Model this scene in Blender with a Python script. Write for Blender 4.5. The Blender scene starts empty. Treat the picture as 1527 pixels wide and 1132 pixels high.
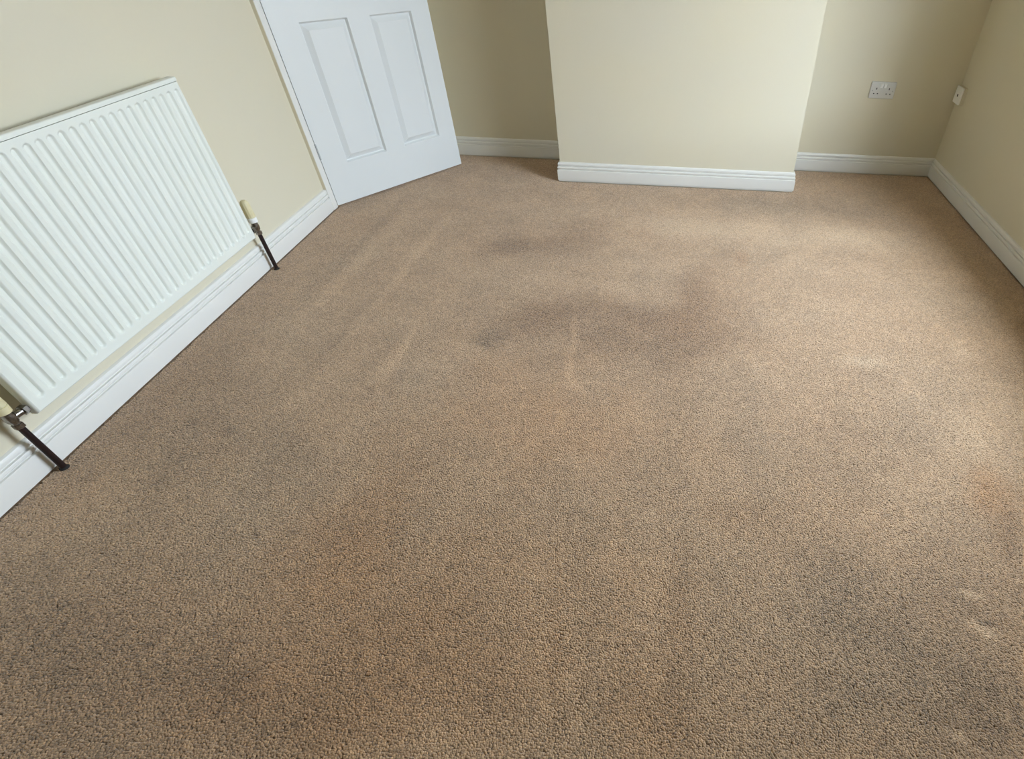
import bpy, bmesh, math, random
from mathutils import Vector, Matrix
import numpy as np
random.seed(4)
SC = bpy.context.scene
COL = SC.collection

# ------------------------------------------------------------------ camera
IMG_W, IMG_H = 1527, 1132
TILT, YAW, ROLL = 0.7246, -0.0141, -0.042
FOC, PPX, PPY, CAM_H = 792.35, 984.6, 574.4, 1.23
fw = Vector((math.sin(YAW)*math.cos(TILT), math.cos(YAW)*math.cos(TILT), -math.sin(TILT)))
rt = Vector((math.cos(YAW), -math.sin(YAW), 0))
dn = fw.cross(rt)
r2 = math.cos(ROLL)*rt + math.sin(ROLL)*dn
d2 = -math.sin(ROLL)*rt + math.cos(ROLL)*dn
cd = bpy.data.cameras.new('camera')
cam = bpy.data.objects.new('camera', cd); COL.objects.link(cam)
m = Matrix((r2, -d2, -fw)).transposed().to_4x4(); m.translation = (0, 0, CAM_H)
cam.matrix_world = m
cd.sensor_fit = 'HORIZONTAL'; cd.sensor_width = 36
cd.lens = FOC/IMG_W*36
cd.shift_x = 0.5 - PPX/IMG_W
cd.shift_y = (PPY - IMG_H/2)/IMG_W
cd.clip_start = 0.02
SC.camera = cam

# ------------------------------------------------------------------ light
SC.view_settings.view_transform = 'Standard'
SC.view_settings.look = 'None'
SC.view_settings.gamma = 1
SC.view_settings.use_curve_mapping = False
SC.view_settings.exposure = 0.97
SKY = (0.785, 0.92, 1.08); SKY_STRENGTH = 14.0
WIN_Y0, WIN_Y1, WIN_Z0, WIN_Z1 = 0.88, 2.50, 0.55, 2.10   # window in the right hand wall
WT = .30; BAY_X = 1.635+WT
BAY_D, BAY_S = .08, .25
OUT_H, OUT_D = 1.0, 3.0  # height and distance of the added sky blocking wall
w = bpy.data.worlds.new('overcast_sky'); SC.world = w; w.use_nodes = True
bgn = w.node_tree.nodes['Background']
bgn.inputs[0].default_value = (*SKY, 1); bgn.inputs[1].default_value = SKY_STRENGTH
SC.cycles.max_bounces = 14; SC.cycles.diffuse_bounces = 8
SC.cycles.sample_clamp_indirect = 6
# the bay projects from the right hand wall: four plan corners of its three glazed faces
BAY = [(BAY_X, WIN_Y0), (BAY_X+BAY_D, WIN_Y0+BAY_S), (BAY_X+BAY_D, WIN_Y1-BAY_S), (BAY_X, WIN_Y1)]
for (p0, p1) in zip(BAY, BAY[1:]):
    d = Vector((p1[0]-p0[0], p1[1]-p0[1], 0)); ln = d.length; d.normalize(); nrm = Vector((-d.y, d.x, 0))   # into the room
    pl = bpy.data.lights.new('window_portal', 'AREA'); pl.shape = 'RECTANGLE'
    pl.size = ln; pl.size_y = WIN_Z1-WIN_Z0; pl.cycles.is_portal = True
    po = bpy.data.objects.new('window_portal', pl); COL.objects.link(po)
    c = Vector(((p0[0]+p1[0])/2, (p0[1]+p1[1])/2, (WIN_Z0+WIN_Z1)/2)) - nrm*.05
    mw = Matrix((-d, Vector((0, 0, 1)), -nrm)).transposed().to_4x4(); mw.translation = c
    po.matrix_world = mw                                  # shines along its local -z

# ------------------------------------------------------------------ plan of the room
AL, DL, AR, DR = -0.0486, 1.6885, 0.0152, 1.6000
YC, X0, X1, YB = 3.2233, -0.6984, 0.6912, 3.5996
YF, CEIL, TH = -2.20, 2.42, 0.12
ul = Vector((math.sin(AL), math.cos(AL), 0)); nl = Vector((math.cos(AL), -math.sin(AL), 0)); Pl = -nl*DL
ur = Vector((math.sin(AR), math.cos(AR), 0)); nr = Vector((-math.cos(AR), math.sin(AR), 0)); Pr = -nr*DR
Z = Vector((0, 0, 1))
def L(a, o, z): return Pl + ul*a + nl*o + Z*z          # left wall: along, out of the wall, up
def R(a, o, z): return Pr + ur*a + nr*o + Z*z
def along_l(y): return (y - Pl.y)/ul.y
def along_r(y): return (y - Pr.y)/ur.y
AC = along_l(YB)                                         # corner by the door
DOOR_A0, DOOR_A1, DOOR_H = 2.782, AC-.03, 2.0

# ------------------------------------------------------------------ materials
def lin(r, g, b):
    f = lambda c: (c/255/12.92 if c/255 <= .04045 else ((c/255+.055)/1.055)**2.4)
    return (f(r), f(g), f(b), 1)
def material(name, col, rough=.5, metal=0, bump=None, mott=None, spec=.5, coat=0):
    mt = bpy.data.materials.new(name); mt.use_nodes = True
    nt = mt.node_tree; b = nt.nodes['Principled BSDF']
    b.inputs['Base Color'].default_value = col; b.inputs['Roughness'].default_value = rough
    b.inputs['Metallic'].default_value = metal
    b.inputs['Specular IOR Level'].default_value = spec
    b.inputs['Coat Weight'].default_value = coat
    tc = nt.nodes.new('ShaderNodeTexCoord')
    if mott:
        sc, amt, col2 = mott
        n = nt.nodes.new('ShaderNodeTexNoise'); n.inputs['Scale'].default_value = sc; n.inputs['Detail'].default_value = 5
        nt.links.new(tc.outputs['Object'], n.inputs['Vector'])
        rp = nt.nodes.new('ShaderNodeMapRange'); rp.inputs[1].default_value = .35; rp.inputs[2].default_value = .65
        rp.inputs[4].default_value = amt
        nt.links.new(n.outputs['Fac'], rp.inputs[0])
        mx = nt.nodes.new('ShaderNodeMix'); mx.data_type = 'RGBA'
        mx.inputs[6].default_value = col; mx.inputs[7].default_value = col2
        nt.links.new(rp.outputs[0], mx.inputs[0]); nt.links.new(mx.outputs[2], b.inputs['Base Color'])
    if bump:
        sc, st, dist = bump
        n = nt.nodes.new('ShaderNodeTexNoise'); n.inputs['Scale'].default_value = sc; n.inputs['Detail'].default_value = 4
        nt.links.new(tc.outputs['Object'], n.inputs['Vector'])
        bp = nt.nodes.new('ShaderNodeBump'); bp.inputs['Strength'].default_value = st; bp.inputs['Distance'].default_value = dist
        nt.links.new(n.outputs['Fac'], bp.inputs['Height']); nt.links.new(bp.outputs[0], b.inputs['Normal'])
    return mt
M = dict(
    cream=material('cream_wall_paint', lin(212, 204, 180), .75, bump=(90, .12, .002), mott=(2.2, .55, lin(209, 203, 184)), spec=.3),
    ceil=material('white_ceiling_paint', lin(214, 210, 200), .9, mott=(3, .5, lin(210, 207, 198))),
    gloss=material('white_gloss_paint', lin(227, 226, 220), .3, mott=(6, .4, lin(222, 221, 216))),
    door=material('white_satin_door_paint', lin(217, 219, 217), .38, mott=(4, .4, lin(213, 216, 214))),
    rad=material('white_radiator_enamel', lin(226, 229, 221), .32, mott=(5, .5, lin(222, 225, 214))),
    head=material('aged_cream_plastic', lin(216, 207, 168), .45, mott=(60, .6, lin(205, 192, 150))),
    plate=material('socket_plate_plastic', lin(206, 205, 200), .4, mott=(30, .3, lin(200, 199, 194))),
    wplas=material('white_plastic', lin(242, 242, 238), .3, mott=(30, .3, lin(236, 236, 232))),
    chrome=material('dulled_chrome', lin(170, 168, 165), .25, 1, mott=(80, .8, lin(120, 116, 110))),
    pipe=material('dark_tarnished_copper', lin(40, 20, 16), .5, .2, mott=(70, .8, lin(26, 15, 14))),
    dark=material('dark_void', lin(30, 26, 22), .8, mott=(50, .5, lin(22, 20, 18))),
    hinge=material('grey_steel_hinge', lin(176, 178, 176), .5, .2, mott=(40, .5, lin(160, 162, 160))),
    frame=material('white_window_frame', lin(238, 240, 240), .3, mott=(8, .3, lin(232, 234, 234))),
    brick=material('outdoor_brick', lin(140, 112, 96), .9, mott=(6, .7, lin(120, 96, 84))),
    lawn=material('outdoor_paving', lin(120, 122, 108), .9, mott=(3, .7, lin(96, 108, 82))),
)
def glass_material():
    mt = bpy.data.materials.new('window_glass'); mt.use_nodes = True; nt = mt.node_tree
    nt.nodes.clear(); out = nt.nodes.new('ShaderNodeOutputMaterial')
    tr = nt.nodes.new('ShaderNodeBsdfTransparent'); gl = nt.nodes.new('ShaderNodeBsdfGlossy'); gl.inputs['Roughness'].default_value = .02
    lw = nt.nodes.new('ShaderNodeLayerWeight'); lw.inputs['Blend'].default_value = .5
    pw = nt.nodes.new('ShaderNodeMath'); pw.operation = 'POWER'; pw.inputs[1].default_value = 5; nt.links.new(lw.outputs['Facing'], pw.inputs[0])
    fr = nt.nodes.new('ShaderNodeMath'); fr.operation = 'MULTIPLY_ADD'; fr.inputs[1].default_value = .8; fr.inputs[2].default_value = .04; nt.links.new(pw.outputs[0], fr.inputs[0])
    mx = nt.nodes.new('ShaderNodeMixShader')
    nt.links.new(fr.outputs[0], mx.inputs[0]); nt.links.new(tr.outputs[0], mx.inputs[1]); nt.links.new(gl.outputs[0], mx.inputs[2])
    nt.links.new(mx.outputs[0], out.inputs[0]); return mt
M['glass'] = glass_material()

def carpet_material(name, pile):
    mt = bpy.data.materials.new(name); mt.use_nodes = True; nt = mt.node_tree
    b = nt.nodes['Principled BSDF']; N = nt.nodes.new; K = nt.links.new
    b.inputs['Roughness'].default_value = .95; b.inputs['Specular IOR Level'].default_value = .1
    b.inputs['Sheen Weight'].default_value = CARPET_SHEEN; b.inputs['Sheen Roughness'].default_value = .5
    b.inputs['Sheen Tint'].default_value = (.96, .97, 1, 1)
    ge = N('ShaderNodeNewGeometry')
    def noise(sc, det=3, ro=.55, dist=0):
        n = N('ShaderNodeTexNoise'); n.inputs['Scale'].default_value = sc; n.inputs['Detail'].default_value = det
        n.inputs['Roughness'].default_value = ro; n.inputs['Distortion'].default_value = dist
        K(ge.outputs['Position'], n.inputs['Vector']); return n.outputs['Fac']
    def mathn(op, a, bb=None, clamp=False):
        n = N('ShaderNodeMath'); n.operation = op; n.use_clamp = clamp
        for i, v in enumerate((a, bb)):
            if v is None: continue
            if isinstance(v, (int, float)): n.inputs[i].default_value = v
            else: K(v, n.inputs[i])
        return n.outputs[0]
    at = N('ShaderNodeAttribute'); at.attribute_name = 'wear_light'; at.attribute_type = 'INSTANCER' if pile else 'GEOMETRY'
    sp = N('ShaderNodeSeparateColor'); K(at.outputs['Color'], sp.inputs[0])
    def cen(v, k): return mathn('MULTIPLY', mathn('SUBTRACT', v, .5), k)
    if pile: rnd = N('ShaderNodeObjectInfo').outputs['Random']
    else: rnd = noise(150, 2, .6)
    v = mathn('ADD', CARPET_GAIN, cen(rnd, CARPET_TUFT))
    v = mathn('ADD', v, cen(noise(330, 2, .6), CARPET_TUFT))
    v = mathn('ADD', v, cen(noise(34, 3, .6), .30))
    v = mathn('ADD', v, cen(noise(5.5, 5, .62), .42))
    v = mathn('ADD', v, mathn('MULTIPLY', mathn('SUBTRACT', sp.outputs[0], .5), WEAR_LIGHT_VALUE))
    hue = mathn('ADD', cen(noise(2.6, 4, .6), .5), mathn('MULTIPLY', mathn('SUBTRACT', sp.outputs[1], .5), WEAR_LIGHT_HUE))
    hue = mathn('ADD', hue, cen(noise(120, 2), .2))
    hue = mathn('ADD', hue, .5, True)
    mx = N('ShaderNodeMix'); mx.data_type = 'RGBA'
    mx.inputs[6].default_value = CARPET_COOL; mx.inputs[7].default_value = CARPET_WARM
    K(hue, mx.inputs[0])
    vm = N('ShaderNodeVectorMath'); vm.operation = 'SCALE'; K(mx.outputs[2], vm.inputs[0]); K(v, vm.inputs[3])
    K(vm.outputs[0], b.inputs['Base Color'])
    return mt
CARPET_COOL, CARPET_WARM = lin(183, 160, 131), lin(184, 146, 107)
CARPET_SHEEN, CARPET_TUFT, CARPET_GAIN, WEAR_LIGHT_VALUE, WEAR_LIGHT_HUE = .62, .50, .87, 1.2, .9
M['carpet'] = carpet_material('beige_brown_carpet_backing', False); M['pile'] = carpet_material('beige_brown_twist_pile', True)

# ------------------------------------------------------------------ mesh helpers
def new_obj(name, verts, faces, mat, parent=None, smooth=False, origin=None):
    me = bpy.data.meshes.new(name)
    o = Vector(origin) if origin is not None else Vector((0, 0, 0))
    if parent is not None: o = parent.matrix_basis.translation if origin is None else o
    me.from_pydata([tuple(Vector(v)-o) for v in verts], [], faces)
    bm = bmesh.new(); bm.from_mesh(me); bmesh.ops.recalc_face_normals(bm, faces=bm.faces); bm.to_mesh(me); bm.free()
    ob = bpy.data.objects.new(name, me); COL.objects.link(ob)
    if mat: me.materials.append(mat)
    if smooth:
        me.polygons.foreach_set('use_smooth', [True]*len(me.polygons))
        try: me.set_sharp_from_angle(angle=math.radians(smooth if smooth is not True else 40))
        except Exception: pass
    if parent is not None:
        ob.parent = parent
    else:
        ob.location = o
    return ob
def rootpos(ob): return ob.matrix_basis.translation
class MB:
    def __init__(s): s.v = []; s.f = []
    def add(s, v, f):
        k = len(s.v); s.v += [Vector(q) for q in v]; s.f += [tuple(i+k for i in q) for q in f]; return s
    def box(s, P, a0, a1, o0, o1, z0, z1):
        c = [P(a, o, z) for z in (z0, z1) for o in (o0, o1) for a in (a0, a1)]
        return s.add(c, [(0, 1, 3, 2), (4, 6, 7, 5), (0, 4, 5, 1), (2, 3, 7, 6), (0, 2, 6, 4), (1, 5, 7, 3)])
    def rbox(s, P, a0, a1, o0, o1, z0, z1, r, n=3):
        """box whose front (o1) edges are rounded by r and corners softened"""
        rings = []
        for k in range(n+1):
            t = k/n*math.pi/2
            ins = r*(1-math.cos(t)); oo = o1 - r + r*math.sin(t)
            rings.append((ins, oo))
        rings = [(0, o0)] + rings
        base = len(s.v); cr = min(r*1.2, (a1-a0)/2.1, (z1-z0)/2.1); cs = 4
        loops = []
        for ins, oo in rings:
            lp = []
            for (ca, cz, st) in ((a1-cr, z1-cr, 0), (a0+cr, z1-cr, 1), (a0+cr, z0+cr, 2), (a1-cr, z0+cr, 3)):
                for q in range(cs+1):
                    t = (st + q/cs)*math.pi/2; rr = max(cr-ins, .0002)
                    lp.append(P(ca + rr*math.cos(t), oo, cz + rr*math.sin(t)))
            loops.append(lp)
        return s.loft(loops, True, True)
    def loft(s, loops, cap0=False, cap1=False, closed=True):
        n = len(loops[0]); k = len(s.v)
        for lp in loops: s.v += [Vector(q) for q in lp]
        for i in range(len(loops)-1):
            for j in range(n if closed else n-1):
                j2 = (j+1) % n
                s.f.append((k+i*n+j, k+i*n+j2, k+(i+1)*n+j2, k+(i+1)*n+j))
        if cap0: s.f.append(tuple(k+j for j in range(n))[::-1])
        if cap1: s.f.append(tuple(k+(len(loops)-1)*n+j for j in range(n)))
        return s
    def lathe(s, base, axis, prof, n=20):
        """prof: (distance along axis, radius)"""
        axis = Vector(axis).normalized(); u = axis.orthogonal().normalized(); v = axis.cross(u)
        return s.loft([[Vector(base)+axis*h + (u*math.cos(2*math.pi*j/n)+v*math.sin(2*math.pi*j/n))*max(r, 1e-4) for j in range(n)] for h, r in prof], True, True)
    def tube(s, pts, r, n=12):
        pts = [Vector(p) for p in pts]; loops = []; u = None
        for i, p in enumerate(pts):
            t = (pts[min(i+1, len(pts)-1)]-pts[max(i-1, 0)]).normalized()
            u = t.orthogonal().normalized() if u is None else (u - t*u.dot(t)).normalized()
            v = t.cross(u)
            rr = r[i] if isinstance(r, (list, tuple)) else r
            loops.append([p+(u*math.cos(2*math.pi*j/n)+v*math.sin(2*math.pi*j/n))*rr for j in range(n)])
        return s.loft(loops, True, True)
    def sweep(s, path, prof, side=1):
        """profile (out, up) swept along a floor path with mitred corners; side=+1 puts 'out' to the right of travel"""
        path = [Vector((p[0], p[1])) for p in path]; loops = []
        for i, p in enumerate(path):
            def nrm(a, b): d = (b-a).normalized(); return Vector((d.y, -d.x))*side
            if i == 0: mv = nrm(path[0], path[1])
            elif i == len(path)-1: mv = nrm(path[-2], path[-1])
            else:
                n1, n2 = nrm(path[i-1], p), nrm(p, path[i+1]); mv = (n1+n2)/(1+n1.dot(n2))
            loops.append([Vector((p.x+mv.x*o, p.y+mv.y*o, z)) for o, z in prof])
        return s.loft(loops, True, True)
    def build(s, name, mat, parent=None, smooth=False, origin=None):
        return new_obj(name, s.v, s.f, mat, parent, smooth, origin)
def structure(ob, label=None):
    ob['kind'] = 'structure'
    if label: ob['label'] = label
    return ob
def thing(name, loc, label, cat, group=None):
    o = bpy.data.objects.new(name, None); COL.objects.link(o); o.location = loc
    o.empty_display_size = .05
    o['label'] = label; o['category'] = cat
    if group: o['group'] = group
    return o
def W(x, y, z): return Vector((x, y, z))

# ------------------------------------------------------------------ shell
FX0, FX1 = -2.15, 1.80
# floor: one carpet with worn and flattened patches, others lightened or darkened to imitate light
WEAR_LIGHT = []   # x, y, rx, ry, rotation, value, hue
#worn patches and painted light
WEAR_LIGHT = [
    (-0.699, 2.368, 0.24, 0.12, -2.932, -0.22, 0.35), (-0.463, 2.549, 0.205, 0.169, -3.121, -0.07, 0.25), (-1.068, 2.601, 0.214, 0.17, 2.85, -0.04, 0.0), (-1.207, 3.313, 0.283, 0.119, 2.798, -0.05, 0.0),
    (-0.191, 1.714, 0.413, 0.198, 3.081, -0.19, 0.35), (-0.538, 1.777, 0.212, 0.1, -2.413, -0.12, 0.3), (-0.273, 1.84, 0.333, 0.059, 3.134, -0.06, 0.05), (-0.688, 1.614, 0.054, 0.053, -2.372, -0.14, -0.05),
    (-0.677, 1.568, 0.039, 0.011, 2.866, -0.22, 0.0), (0.117, 2.074, 0.196, 0.101, 1.522, -0.12, 0.3), (0.129, 1.837, 0.247, 0.165, 1.47, -0.09, 0.3), (0.027, 1.445, 0.258, 0.072, 1.589, -0.07, 0.08),
    (0.009, 3.088, 0.474, 0.14, 3.128, -0.03, 0.0), (0.474, 2.997, 0.306, 0.135, 3.102, -0.1, -0.05), (0.898, 2.999, 0.336, 0.158, 2.907, -0.1, 0.0), (1.242, 3.136, 0.345, 0.211, 1.52, -0.05, 0.0),
    (0.269, 2.392, 0.084, 0.061, -2.858, -0.08, 0.1), (0.331, 2.344, 0.082, 0.032, 1.467, -0.05, 0.3), (-0.236, 2.013, 0.112, 0.055, 3.07, 0.1, -0.1), (0.37, 2.639, 0.594, 0.136, 3.054, 0.13, -0.2),
    (0.936, 2.661, 0.238, 0.133, 2.952, 0.1, -0.2), (-0.018, 2.637, 0.283, 0.127, -3.012, 0.06, -0.1), (0.025, 2.247, 0.19, 0.076, -3.027, 0.04, 0.0), (-0.365, 1.654, 0.184, 0.013, 1.703, 0.17, 0.0),
    (-0.355, 1.471, 0.1, 0.017, 1.826, 0.15, 0.0), (-0.292, 1.349, 0.065, 0.016, 2.335, 0.14, 0.0), (-0.217, 1.382, 0.062, 0.014, 3.002, 0.06, 0.0), (0.728, 1.578, 0.083, 0.046, 3.068, 0.16, -0.35),
    (1.134, 1.694, 0.069, 0.056, 1.153, 0.1, -0.15), (0.685, 1.355, 0.45, 0.326, -2.483, -0.03, -0.02), (0.852, 1.491, 0.116, 0.025, 1.795, 0.06, 0.0), (0.45, 1.478, 0.346, 0.166, 1.361, 0.05, 0.0),
    (1.043, 1.224, 0.273, 0.116, 1.059, 0.1, -0.1), (0.838, 1.07, 0.257, 0.168, 0.749, 0.05, -0.05), (1.018, 1.449, 0.211, 0.124, 0.922, 0.02, 0.0), (-0.411, 1.193, 0.323, 0.167, -3.12, 0.02, 0.25),
    (-0.504, 1.403, 0.281, 0.145, -3.119, 0.0, 0.15), (-0.762, 0.987, 0.206, 0.115, 1.956, -0.02, 0.2), (-0.766, 0.759, 0.183, 0.103, 1.962, -0.06, 0.35), (-0.827, 1.377, 0.176, 0.132, 2.695, 0.03, -0.15),
    (-0.836, 0.64, 0.129, 0.1, -2.997, -0.05, 0.2), (-0.87, 0.407, 0.23, 0.16, 3.104, -0.07, 0.3), (-1.155, 0.353, 0.386, 0.17, 2.955, -0.15, 0.15), (-1.411, 0.523, 0.247, 0.115, 2.673, -0.09, 0.05),
    (-1.212, 0.654, 0.162, 0.119, -2.562, -0.05, 0.05), (-1.085, 0.801, 0.173, 0.156, -1.935, -0.04, -0.15), (-0.436, 0.579, 0.414, 0.24, 3.066, -0.03, 0.3), (-0.504, 0.426, 0.223, 0.142, 2.938, -0.07, 0.3),
    (-0.743, 0.337, 0.204, 0.071, 3.119, -0.06, 0.25), (-0.011, 0.375, 0.124, 0.086, -3.103, -0.06, 0.25), (0.058, 0.528, 0.225, 0.034, 1.586, -0.08, 0.1), (-0.018, 0.603, 0.28, 0.029, 1.597, 0.06, 0.0),
    (-0.153, 0.595, 0.298, 0.019, 1.761, -0.04, 0.0), (-0.094, 0.722, 0.227, 0.024, 1.669, 0.03, 0.05), (-0.287, 0.621, 0.243, 0.022, 1.834, 0.03, 0.0), (-0.209, 0.47, 0.185, 0.017, 1.758, -0.04, 0.1),
    (-0.208, 1.134, 0.252, 0.171, -3.122, 0.03, 0.15), (0.146, 1.023, 0.308, 0.08, 1.534, 0.03, 0.0), (0.578, 0.654, 0.233, 0.146, 3.082, -0.1, 0.0), (0.348, 0.544, 0.226, 0.124, 3.112, -0.06, -0.05),
    (0.634, 0.53, 0.146, 0.093, -3.098, -0.08, -0.1), (0.464, 0.399, 0.228, 0.074, -3.052, -0.1, -0.1), (0.682, 0.386, 0.162, 0.081, -2.915, -0.12, 0.05), (0.771, 0.668, 0.033, 0.012, 2.943, 0.32, -0.25),
    (0.768, 0.591, 0.035, 0.015, 2.729, 0.24, -0.25), (0.782, 0.565, 0.025, 0.012, 2.438, 0.2, -0.2), (0.787, 0.598, 0.018, 0.008, 3.132, -0.26, 0.0), (0.634, 0.362, 0.016, 0.014, 0.15, 0.3, -0.2),
    (0.627, 0.446, 0.032, 0.013, 1.141, 0.06, 0.0), (0.962, 0.991, 0.099, 0.069, 0.843, -0.06, 0.6), (0.959, 0.867, 0.1, 0.048, 0.979, -0.1, 0.25), (0.575, 0.908, 0.233, 0.11, -2.982, 0.05, 0.0),
    (0.367, 0.83, 0.131, 0.088, 1.24, -0.04, 0.05), (0.217, 0.885, 0.095, 0.066, -2.948, -0.02, 0.2), (0.382, 0.81, 0.029, 0.016, -2.98, 0.08, 0.0), (-1.332, 1.082, 0.031, 0.018, 2.35, -0.16, 0.0),
    (-1.471, 1.101, 0.029, 0.015, 2.369, -0.12, 0.0), (-1.311, 0.917, 0.027, 0.012, 2.603, -0.06, 0.0), (-0.997, 1.294, 0.026, 0.016, 2.231, -0.14, 0.1), (-0.936, 1.285, 0.045, 0.014, 2.487, -0.14, 0.05),
    (-0.767, 1.34, 0.026, 0.017, 2.124, -0.08, 0.0), (-0.735, 1.281, 0.054, 0.012, 2.5, -0.04, 0.1), (-0.965, 1.215, 0.024, 0.017, 2.683, -0.05, 0.2), (-0.941, 1.368, 0.039, 0.025, 2.213, -0.05, 0.0),
    (-1.26, 1.436, 0.144, 0.078, -1.445, -0.05, 0.0), (-1.106, 0.963, 0.129, 0.079, -1.642, -0.05, 0.0), (-1.52, 1.041, 0.116, 0.045, -1.527, -0.06, 0.0), (-0.788, 0.661, 0.011, 0.007, 2.846, -0.14, 0.2),
    (-1.213, 2.093, 0.456, 0.03, 1.591, 0.09, -0.05), (-1.233, 1.865, 0.431, 0.022, 1.536, -0.08, 0.0), (-1.19, 2.359, 0.329, 0.025, 1.559, 0.08, 0.0), (-1.432, 2.072, 0.43, 0.029, 1.555, 0.08, 0.0),
    (-0.979, 1.518, 0.172, 0.02, 1.604, 0.14, 0.0), (-0.998, 1.419, 0.118, 0.029, 1.515, 0.1, 0.0), (-1.505, 2.552, 0.285, 0.023, 1.581, -0.1, 0.0), (-1.503, 1.948, 0.314, 0.036, 1.568, -0.08, 0.0),
    (-1.403, 2.646, 0.213, 0.065, -1.653, 0.03, -0.05), (-1.452, 1.696, 0.201, 0.072, -1.519, 0.04, -0.05), (-1.427, 2.299, 0.245, 0.105, -1.703, 0.03, -0.1), (-1.369, 1.335, 0.174, 0.08, -1.563, 0.03, -0.05),
    (-1.501, 1.128, 0.361, 0.203, -1.191, -0.12, 0.08), (-1.57, 1.392, 0.237, 0.065, -1.522, -0.03, 0.0), (-1.5, 0.912, 0.207, 0.078, -1.524, 0.03, 0.0), (-1.718, 2.785, 0.16, 0.064, -1.979, -0.05, 0.0),
    (-1.601, 3.043, 0.24, 0.068, -2.246, -0.05, 0.0),
]
PILE_STEP, PILE_R = .0039, .0036
rng = np.random.default_rng(7)
_waves = [(w_, a_, [(rng.uniform(0, 6.28), w_*rng.uniform(.6, 1.6), rng.uniform(0, 6.28)) for _ in range(14)]) for w_, a_ in ((.30, .022), (.11, .010), (.33, .022), (.12, .010))]
def wear_light_at(X, Y):
    """worn, flattened and stained patches of the pile plus painted light and shade, with wobbly outlines"""
    def wob(i):
        wl, amp, ws = _waves[i]
        return sum(np.sin(2*math.pi/l*(X*math.cos(a)+Y*math.sin(a))+ph) for a, l, ph in ws)*amp/math.sqrt(7)
    DX, DY = wob(0)+wob(1), wob(2)+wob(3)
    val = np.zeros_like(X); hue = np.zeros_like(X)
    for (x, y, rx, ry, rot, v, h) in WEAR_LIGHT:
        c, s_ = math.cos(rot), math.sin(rot); k = min(1, 6*min(rx, ry))
        dx, dy = X+DX*k-x, Y+DY*k-y
        u, q = (dx*c+dy*s_)/rx, (-dx*s_+dy*c)/ry
        g = np.exp(-np.minimum(u*u+q*q, 30)**1.3)
        val += v*g; hue += h*g
    return np.stack([.5+val, .5+hue, np.zeros_like(X), np.ones_like(X)], -1).astype(np.float32)
def carpet_floor():
    st = .05
    X, Y = np.meshgrid(np.arange(FX0, FX1+1e-6, st), np.arange(YF-.1, YB+.12, st)); n, mm = X.shape
    idx = np.arange(X.size).reshape(n, mm)
    F = np.stack([idx[:-1, :-1].ravel(), idx[:-1, 1:].ravel(), idx[1:, 1:].ravel(), idx[1:, :-1].ravel()], 1)
    me = bpy.data.meshes.new('floor'); me.from_pydata(np.stack([X.ravel(), Y.ravel(), np.full(X.size, -.008)], 1).tolist(), [], F.tolist())
    me.attributes.new('wear_light', 'FLOAT_COLOR', 'POINT').data.foreach_set('color', wear_light_at(X.ravel(), Y.ravel()).ravel())
    me.materials.append(M['carpet'])
    ob = bpy.data.objects.new('floor', me); COL.objects.link(ob)
    structure(ob, 'worn beige brown fitted carpet')
    # the pile: one tuft per point, over all of the floor the camera could see
    pts = []
    for k, near in ((1.0, True), (1.45, False)):          # finer tufts at this end of the room, coarser ones on the rest of the floor
        st = PILE_STEP*k
        X, Y = np.meshgrid(np.arange(-2.05, 1.66, st), np.arange(-.0 if near else YF+.02, YB, st))
        X = (X + rng.uniform(-.45, .45, X.shape)*st).ravel(); Y = (Y + rng.uniform(-.45, .45, Y.shape)*st).ravel()
        e = .0165
        ok = ((X-Pl.x)*nl.x+(Y-Pl.y)*nl.y > e) & ((X-Pr.x)*nr.x+(Y-Pr.y)*nr.y > e) & (Y < YB-e) & ~((X > X0-e) & (X < X1+e) & (Y > YC-e))
        zone = (X > -1.52-.42*Y) & (X < .80+.45*Y) & (Y > .12)
        ok &= zone if near else ~zone
        X, Y = X[ok], Y[ok]; pts.append(np.stack([X, Y, np.full(X.size, -.0045), np.full(X.size, k)], 1))
    pts = np.concatenate(pts); X, Y = pts[:, 0], pts[:, 1]
    pm = bpy.data.meshes.new('carpet_pile'); pm.vertices.add(len(pts)); pm.vertices.foreach_set('co', pts[:, :3].astype(np.float32).ravel())
    pm.attributes.new('wear_light', 'FLOAT_COLOR', 'POINT').data.foreach_set('color', wear_light_at(X, Y).ravel())
    pm.attributes.new('size', 'FLOAT', 'POINT').data.foreach_set('value', pts[:, 3].astype(np.float32))
    po_ = bpy.data.objects.new('carpet_pile', pm); COL.objects.link(po_); po_.parent = ob; po_['kind'] = 'stuff'
    ng = bpy.data.node_groups.new('tufts', 'GeometryNodeTree')
    ng.interface.new_socket('Geometry', in_out='INPUT', socket_type='NodeSocketGeometry'); ng.interface.new_socket('Geometry', in_out='OUTPUT', socket_type='NodeSocketGeometry')
    N = ng.nodes.new; K = ng.links.new
    gi, go = N('NodeGroupInput'), N('NodeGroupOutput')
    ic = N('GeometryNodeMeshIcoSphere'); ic.inputs['Radius'].default_value = PILE_R; ic.inputs['Subdivisions'].default_value = 2
    tr = N('GeometryNodeTransform'); tr.inputs['Scale'].default_value = (.90, .90, .72)
    sm = N('GeometryNodeSetShadeSmooth'); mt = N('GeometryNodeSetMaterial'); mt.inputs['Material'].default_value = M['pile']
    ip = N('GeometryNodeInstanceOnPoints')
    rv = N('FunctionNodeRandomValue'); rv.data_type = 'FLOAT_VECTOR'; rv.inputs[0].default_value = (-.45, -.45, 0); rv.inputs[1].default_value = (.45, .45, 6.28); rv.inputs['Seed'].default_value = 3
    rs = N('FunctionNodeRandomValue'); rs.data_type = 'FLOAT_VECTOR'; rs.inputs[0].default_value = (.75, .75, .75); rs.inputs[1].default_value = (1.25, 1.25, 1.25); rs.inputs['Seed'].default_value = 9
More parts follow.
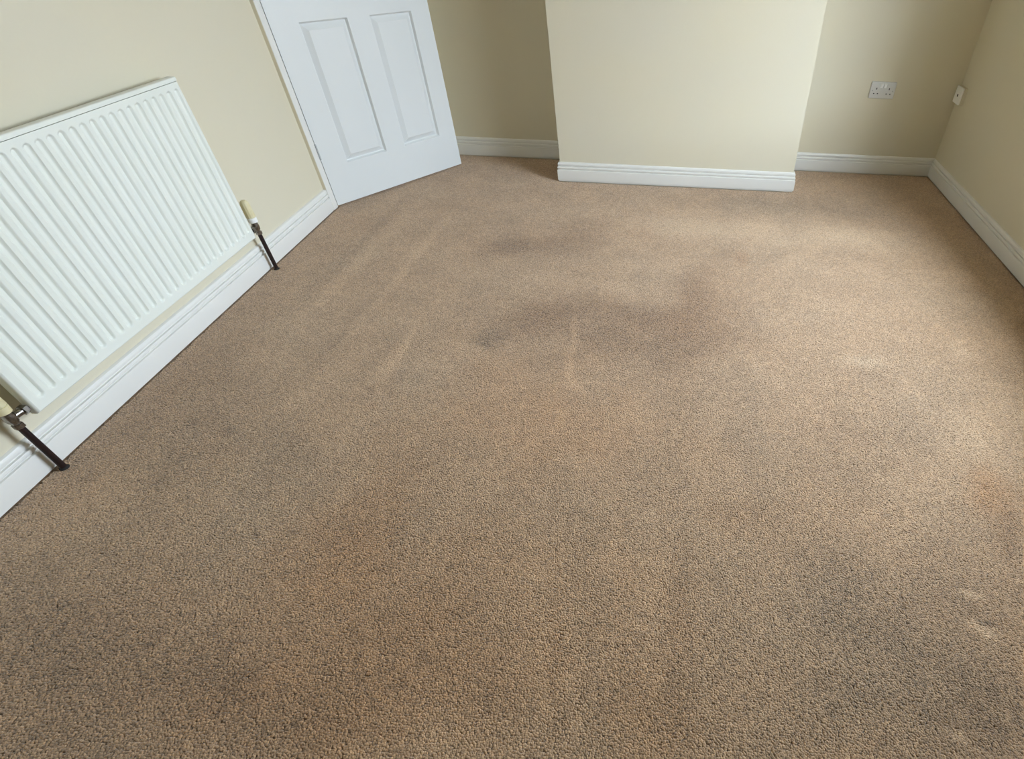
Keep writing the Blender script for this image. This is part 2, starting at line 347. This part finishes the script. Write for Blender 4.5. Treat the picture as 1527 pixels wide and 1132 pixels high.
    K(ic.outputs['Mesh'], tr.inputs['Geometry']); K(tr.outputs[0], sm.inputs[0]); K(sm.outputs[0], mt.inputs['Geometry'])
    K(gi.outputs[0], ip.inputs['Points']); K(mt.outputs[0], ip.inputs['Instance']); K(rv.outputs[0], ip.inputs['Rotation']); sz = N('GeometryNodeInputNamedAttribute'); sz.data_type = 'FLOAT'; sz.inputs['Name'].default_value = 'size'
    vs = N('ShaderNodeVectorMath'); vs.operation = 'SCALE'; K(rs.outputs[0], vs.inputs[0]); K(sz.outputs[0], vs.inputs['Scale']); K(vs.outputs[0], ip.inputs['Scale'])
    K(ip.outputs[0], go.inputs[0])
    md = po_.modifiers.new('tufts', 'NODES'); md.node_group = ng
carpet_floor()

mb = MB(); mb.box(W, FX0-.2, FX1+.3, YF-.2, YB+.2, CEIL, CEIL+.1); structure(mb.build('ceiling', M['ceil']))
# left wall with the door opening at its far end
aF = along_l(YF)-.1
mb = MB(); mb.box(L, aF, DOOR_A0, -TH, 0, -.03, CEIL); mb.box(L, DOOR_A0, DOOR_A1, -TH, 0, DOOR_H, CEIL); mb.box(L, DOOR_A1, AC+.1, -TH, 0, -.03, CEIL)
structure(mb.build('wall_left', M['cream']), 'cream wall behind the radiator')
# back wall (both alcoves)
mb = MB(); mb.box(W, -2.3, 1.9, YB, YB+TH, -.03, CEIL); structure(mb.build('wall_back', M['cream']), 'cream back wall of the two alcoves')
mb = MB(); mb.box(W, X0, X1, YC, YB, -.03, CEIL); structure(mb.build('wall_chimney_breast', M['cream']), 'cream chimney breast standing out from the back wall')
# right wall with the window opening
b0, b1 = along_r(WIN_Y0), along_r(WIN_Y1); bF, bB = along_r(YF)-.1, along_r(YB)+.1
mb = MB(); mb.box(R, bF, b0, -WT, 0, -.03, CEIL); mb.box(R, b1, bB, -WT, 0, -.03, CEIL)
mb.box(R, b0, b1, -WT, 0, -.03, WIN_Z0-.030); mb.box(R, b0, b1, -WT, 0, WIN_Z1, CEIL)
structure(mb.build('wall_right', M['cream']), 'cream wall with the window, on the right')
mb = MB(); mb.box(W, -2.2, 1.68, YF-TH, YF, -.03, CEIL); structure(mb.build('wall_front', M['cream']), 'cream wall behind the camera')
# lobby behind the open door
mb = MB()
mb.box(L, 2.35, 4.4, -1.5, -1.4, 0, CEIL); mb.box(L, 2.35, 2.45, -1.4, -TH, 0, CEIL); mb.box(L, 4.3, 4.4, -1.4, -TH, 0, CEIL)
mb.box(L, 2.35, 4.4, -1.5, -TH, CEIL, CEIL+.1)
structure(mb.build('wall_lobby', M['cream']))
mb = MB(); mb.box(L, 2.35, 4.4, -1.5, -.05, -.06, -.005); structure(mb.build('floor_lobby', M['carpet']))
# ground outside the window
mb = MB(); mb.box(W, 1.62+WT, 30, -25, 30, -.6, -.5); structure(mb.build('ground_outside', M['lawn']))

if OUT_H > 0:  # unseen wall added to cut low sky light at the window
    mb = MB(); mb.box(W, 1.95+OUT_D, 2.25+OUT_D, -14, 18, -.6, OUT_H); structure(mb.build('wall_sky_blocker', M['brick']), 'unseen wall added outside to block low sky')
# ------------------------------------------------------------------ window in the right wall
win = structure(MB().rbox(R, b0+.001, b1-.001, -WT-.02, .03, WIN_Z0-.029, WIN_Z0, .008).build('window_1', M['gloss'], smooth=True), 'white sill of the bay window')
def prism(pts, z0, z1):
    n = len(pts); v = [Vector((x, y, z0)) for x, y in pts]+[Vector((x, y, z1)) for x, y in pts]
    return MB().add(v, [tuple(range(n))[::-1], tuple(range(n, 2*n))]+[(i, (i+1) % n, n+(i+1) % n, n+i) for i in range(n)])
xi = [(R(b0, -.05, 0).x, WIN_Y0), (R(b1, -.05, 0).x, WIN_Y1)]
plan = [xi[0]]+[(x+.04, y) for x, y in BAY]+[xi[1]]
prism(plan, -.55, WIN_Z0-.004).build('bay_seat', M['gloss'], win, origin=rootpos(win))
prism(plan, WIN_Z1+.004, CEIL+.1).build('bay_head', M['cream'], win, origin=rootpos(win))
for (p0, p1) in zip(BAY, BAY[1:]):
    P0 = Vector((*p0, 0)); d = Vector((p1[0]-p0[0], p1[1]-p0[1], 0)); ln = d.length; d.normalize(); nn = Vector((-d.y, d.x, 0))
    F = lambda a, o, z: P0+d*a+nn*o+Z*z
    mb = MB()
    for (a0, a1, z0, z1) in ((0, .05, WIN_Z0, WIN_Z1), (ln-.05, ln, WIN_Z0, WIN_Z1), (.05, ln-.05, WIN_Z0, WIN_Z0+.05), (.05, ln-.05, WIN_Z1-.05, WIN_Z1)):
        mb.box(F, a0, a1, -.03, .03, z0, z1)
    mb.build('window_frame', M['frame'], win)
    MB().box(F, .05, ln-.05, -.003, .003, WIN_Z0+.05, WIN_Z1-.05).build('glass_pane', M['glass'], win)

# ------------------------------------------------------------------ skirting boards
SK = [(0, .0), (.0120, .0), (.0120, .0045), (.0155, .006), (.0165, .009), (.0165, .0665), (.0150, .0682), (.0080, .0690), (.0080, .0730), (.0130, .0742),
      (.0150, .0775), (.0148, .0830), (.0130, .0858), (.0055, .0866), (.0055, .0906), (.0100, .0920), (.0118, .0960), (.0112, .1030), (.0085, .1085), (.0040, .1110), (0, .1114)]
def xy(p): return (p.x, p.y)
def skirting(name, path, side, label): 
    return structure(MB().sweep(path, SK, side).build(name, M['gloss'], smooth=30), label)
pL0, pL1 = L(aF+.1, 0, 0), L(DOOR_A0-.046, 0, 0)
skirting('baseboard_left', [xy(pL0), xy(pL1)], 1, 'white skirting board under the radiator')
skirting('baseboard_chimney', [(X0, YB-.001), (X0, YC), (X1, YC), (X1, YB-.001)], 1, 'white skirting board around the chimney breast')
skirting('baseboard_alcove_left', [(L(AC, 0, 0).x+.001, YB), (X0-.0161, YB)], 1, 'white skirting board in the dim left alcove')
cR = R(along_r(YB), 0, 0)
skirting('baseboard_alcove_right', [(X1+.0161, YB), (cR.x, YB)], 1, 'white skirting board in the right alcove')
skirting('baseboard_right', [xy(cR+Vector((0, -.0162, 0))), xy(R(bF+.1, 0, 0))], 1, 'white skirting board along the right wall')

# ------------------------------------------------------------------ door casing and open door
A0 = DOOR_A0-.046
arch = structure(MB().rbox(L, A0+.0015, DOOR_A0, 0, .0165, 0, DOOR_H+.05, .003).build('trim_1', M['gloss'], smooth=30), 'white door casing beside the hinges')
e = MB().box(L, A0-.0005, A0+.0015, 0, .0150, .1114, DOOR_H+.05).build('painted_edge', M['cream'], arch, origin=rootpos(arch)); e['label'] = 'cream painted side edge of casing'
structure(MB().rbox(L, DOOR_A0, AC-.002, 0, .0165, DOOR_H, DOOR_H+.05, .003).build('trim_2', M['gloss'], smooth=30), 'white head casing over the door opening')
mb = MB(); mb.box(L, DOOR_A0-.001, DOOR_A0+.012, -TH-.01, -.001, 0, DOOR_H); mb.box(L, DOOR_A1-.012, DOOR_A1+.001, -TH-.01, -.001, 0, DOOR_H)
mb.box(L, DOOR_A0+.012, DOOR_A1-.012, -TH-.01, -.001, DOOR_H-.012, DOOR_H)
structure(mb.build('trim_3', M['gloss']), 'white door lining')

D0 = L(DOOR_A0-.001, .018, 0); D1 = Vector((-1.3662, 3.3988, 0))
ud = (D1-D0).normalized(); nd = Vector((ud.y, -ud.x, 0)); DW = (D1-D0).length
def D(a, o, z): return D0 + ud*a + nd*o + Z*z
DB, DT, DTH = .008, 1.985, .035
cols = [(.1270, .3620), (.4780, .7165)]
rows = [(.200, .815), (.935, 1.555), (1.665, 1.875)]
xs = [.0006, cols[0][0], cols[0][1], cols[1][0], cols[1][1], DW]; zs = [DB] + [q for r_ in rows for q in r_] + [DT]
mb = MB()
for o in (0, -DTH):
    for i in range(5):
        for j in range(7):
            if o == 0 and i in (1, 3) and j in (1, 3, 5): continue
            mb.add([D(xs[i], o, zs[j]), D(xs[i+1], o, zs[j]), D(xs[i+1], o, zs[j+1]), D(xs[i], o, zs[j+1])], [(0, 1, 2, 3)])
rim = [(xs[0], DB), (xs[-1], DB), (xs[-1], DT), (xs[0], DT)]
for k in range(4):
    (a, z), (a2, z2) = rim[k], rim[(k+1) % 4]
    mb.add([D(a, 0, z), D(a2, 0, z2), D(a2, -DTH, z2), D(a, -DTH, z)], [(0, 1, 2, 3)])
door = structure(mb.build('door_1', M['door'], origin=D0), 'white panelled door standing open into the room')
PR = [(0, 0), (.0020, -.0025), (.0070, -.0135), (.0100, -.0145), (.0330, -.0020), (.0350, -.0012)]
for (z0, z1) in rows:
    for (a0, a1) in cols:
        loops = [[D(a0+i, o, z0+i), D(a1-i, o, z0+i), D(a1-i, o, z1-i), D(a0+i, o, z1-i)] for i, o in PR]
        MB().loft(loops, False, True).build('panel', M['door'], door, smooth=12)
for z in (.245, 1.70):
    hg = MB().lathe(D(-.001, .001, z), Z, [(0, .0), (.0, .0035), (.076, .0035), (.076, 0)], 12)
    hg.box(D, .0005, .0045, -.02, .0008, z, z+.076)
    hg.build('hinge', M['hinge'], door, smooth=True)

# ------------------------------------------------------------------ radiator
RA0, RA1, RZ0, RZ1, RF, RB = 1.028, 2.065, .174, .765, .062, .036
rad = thing('radiator', L((RA0+RA1)/2, (RF+RB)/2, RZ0), 'white ribbed panel radiator hung on the left wall above the skirting', 'radiator')
def rib_depth(a, z):
    k = round((a-(1.073-.011))/.0361); k = max(0, min(27, k))
    ca = 1.073-.0105+.0361*k; cz = (.2035+.7335)/2; hw, hh, rr = .0125, (.7335-.2035)/2, .0110
    qx, qz = abs(a-ca)-(hw-rr), abs(z-cz)-(hh-rr)
    d = math.hypot(max(qx, 0), max(qz, 0)) + min(max(qx, qz), 0) - rr
    wdt = .0050 if a > ca else .0100
    t = max(0, min(1, -d/wdt)); return .0072*t*t*(3-2*t)
na = 560
aa = [RA0+.006+(RA1-RA0-.012)*i/na for i in range(na+1)]
zz = [RZ0+.006, .186, .196, .2005]+[.2035+.0018*i for i in range(12)]+[.23+.0968*i/2 for i in range(0, 11)][:10]+[.7335-.0018*i for i in range(12)][::-1]+[.737, .742, .750, RZ1-.014]
zz = sorted(set(round(q, 5) for q in zz if q <= RZ1-.014))
mb = MB()
mb.loft([[L(a, RF-rib_depth(a, z), z) for a in aa] for z in zz], closed=False)
n1 = len(aa); n2 = len(zz)
# folded border: the edges turn back to the rear face
def border(o, ins): return [L(RA0+ins, o, RZ0+ins), L(RA1-ins, o, RZ0+ins), L(RA1-ins, o, RZ1-.008-ins), L(RA0+ins, o, RZ1-.008-ins)]
i6 = .006
front = [L(aa[0], RF, zz[0]), L(aa[-1], RF, zz[0]), L(aa[-1], RF, zz[-1]), L(aa[0], RF, zz[-1])]
ring = lambda o, ins: [L(RA0+ins, o, RZ0+ins), L(RA1-ins, o, RZ0+ins), L(RA1-ins, o, RZ1-.014), L(RA0+ins, o, RZ1-.014)]
mb.loft([front, ring(RF-.0012, .003), ring(RF-.005, .0005), ring(RF-.012, 0), ring(RB+.004, 0), ring(RB, .004)], False, True)
mb.build('front_panel', M['rad'], rad, smooth=50)
tp = MB().rbox(lambda a, o, z: L(a, z, o+RZ1-.012), RA0, RA1, 0, .012, RB, RF+.0015, .004)
tp.build('top_rail', M['rad'], rad, smooth=40)
fa, fp = RA0+.03, .0125
mb = MB(); nf_ = int((RA1-.095-fa)/fp/2)
zl = [RZ0+.035, RZ1-.020]
prof = []
for i in range(nf_):
    s0 = fa+2*fp*i; prof += [(s0, RB), (s0+.002, .008), (s0+fp, .008), (s0+fp+.002, RB)]
mb.loft([[L(a, o, z) for a, o in prof] for z in zl], closed=False)
cf = mb.build('convector_fins', M['rad'], rad); cf['label'] = 'folded fins hidden behind the panel'
for a in (RA0+.16, RA1-.16):
    mb = MB(); mb.box(L, a-.018, a+.018, .0, .003, RZ0+.06, RZ1-.06); mb.box(L, a-.018, a+.018, .003, .0075, RZ0+.10, RZ0+.12); mb.box(L, a-.018, a+.018, .003, .0075, RZ1-.12, RZ1-.10)
    mb.build('wall_bracket', M['rad'], rad)

# ------------------------------------------------------------------ valves on their pipes
def valve(name, a, sgn, label, ring, zt=.198, o=.040):
    t = thing(name, L(a, o, 0), label, 'radiator valve', 'valves at the two ends of the radiator')
    P = lambda z: L(a, o, z)
    MB().lathe(P(.004), Z, [(0, .0078), (zt-.035, .0078)], 16).build('pipe', M['pipe'], t, smooth=True)
    c = MB().lathe(P(0), Z, [(.0, .0115), (.002, .0118), (.004, .0092), (.006, .0082)], 16).build('pipe_gap', M['dark'], t, smooth=True)  # dark disc standing for the gap cut in the carpet round the pipe
    nut = MB(); nut.lathe(P(zt-.034), Z, [(0, .0085), (.001, .0118), (.014, .0118), (.015, .0095)], 6); nut.lathe(P(zt-.020), Z, [(0, .0092), (.006, .0092)], 16)
    nut.build('pipe_nut', M['chrome'], t)
    body = MB(); body.lathe(P(zt-.015), Z, [(0, .0095), (.004, .0118), (.012, .0135), (.022, .0135), (.030, .0115), (.036, .0115)], 20)
    body.tube([L(a, o, zt), L(a+sgn*.020, o+.003, zt), L(a+sgn*.026, o+.004, zt)], [.0105, .0095, .0095], 16)
    body.build('valve_body', M['chrome'], t, smooth=True)
    tn = MB(); x = L(a+sgn*.026, o+.004, zt); ax = ul*sgn
    tn.lathe(x, ax, [(0, .0105), (.001, .0140), (.012, .0140), (.0130, .0115)], 6); tn.lathe(x, ax, [(.013, .0082), (.026, .0082)], 16)
    tn.build('tail_nut', M['chrome'], t)
    col = MB().lathe(P(zt+.019), Z, [(0, .0125), (.002, .0165), (.017, .0172), (.021, .0172), (.022, .015)], 24).build('collar', M[ring], t, smooth=30)
    if ring == 'wplas': col['label'] = 'white ring below the cream cap'
    hd = MB()
    pr = [(0, .0150), (.002, .0172), (.055, .0160), (.066, .0135), (.071, .0085), (.0725, 0.0)]
    n = 48; loops = []
    for h, r in pr:
        loops.append([P(zt+.041+h) + (ul*math.cos(2*math.pi*j/n)+nl*math.sin(2*math.pi*j/n))*max(r+(.0006 if (j//2) % 2 and .0 < h < .06 else 0), 1e-4) for j in range(n)])
    hd.loft(loops, True, True)
    hd.build('cap', M['head'], t, smooth=30)
    return t
valve('radiator_valve', 2.117, -1, 'cream capped radiator valve on a dark pipe, at the end nearer the door', 'wplas')
valve('radiator_valve', .9860, 1, 'cream capped chrome radiator valve on a dark pipe, at the end farther from the door', 'head')

# ------------------------------------------------------------------ double socket in the right alcove
SX, SZ, SW, SH = 1.2005, .4865, .148, .090
sock = thing('wall_socket', (SX, YB, SZ), 'white double plug socket with two switches on the right alcove wall', 'socket')
def S(a, o, z): return Vector((SX+a, YB-o, SZ+z))
MB().rbox(S, -SW/2, SW/2, 0, .010, -SH/2, SH/2, .0045).build('face_plate', M['plate'], sock, smooth=30)
for a in (-.0105, .0105):
    mb = MB(); mb.add([S(a-.0075, .0095, .012), S(a+.0075, .0095, .012), S(a+.0075, .0095, .036), S(a-.0075, .0095, .036),
                       S(a-.0068, .0115, .013), S(a+.0068, .0115, .013), S(a+.0068, .0180, .035), S(a-.0068, .0180, .035)],
                      [(0, 1, 5, 4), (1, 2, 6, 5), (2, 3, 7, 6), (3, 0, 4, 7), (4, 5, 6, 7)])
    mb.build('switch', M['wplas'], sock)
for c in (-.037, .037):
    MB().box(S, c-.0024, c+.0024, .0092, .0104, .003, .0135).build('pin_slot', M['dark'], sock)
    for q in (-.0111, .0111):
        MB().box(S, c+q-.0036, c+q+.0036, .0092, .0104, -.0205, -.0160).build('pin_slot', M['dark'], sock)
for c in (-.0603, .0603):
    MB().lathe(S(c, .0095, -.003), Vector((0, -1, 0)), [(0, .0036), (.0012, .0036), (.0014, .003)], 12).build('screw', M['hinge'], sock)

# ------------------------------------------------------------------ small phone box in the corner
ya, yb_ = along_r(3.494), along_r(3.582)
box = thing('telephone_box', R((ya+yb_)/2, 0, .49), 'small white surface box with a dark hole on the right wall by the corner', 'telephone point')
MB().rbox(R, ya, yb_, 0, .020, .447, .533, .003).build('back_box', M['cream'], box, smooth=30)['label'] = 'box behind the cover, toned cream for its shaded side'  # darker than the cover, so the side reads as shaded
MB().rbox(R, ya-.0008, yb_+.0008, 0.0205, .0290, .4462, .5338, .003).build('front_cover', M['wplas'], box, smooth=30)
MB().box(R, ya+.037, ya+.051, .0280, .0294, .483, .496).build('jack_opening', M['dark'], box)
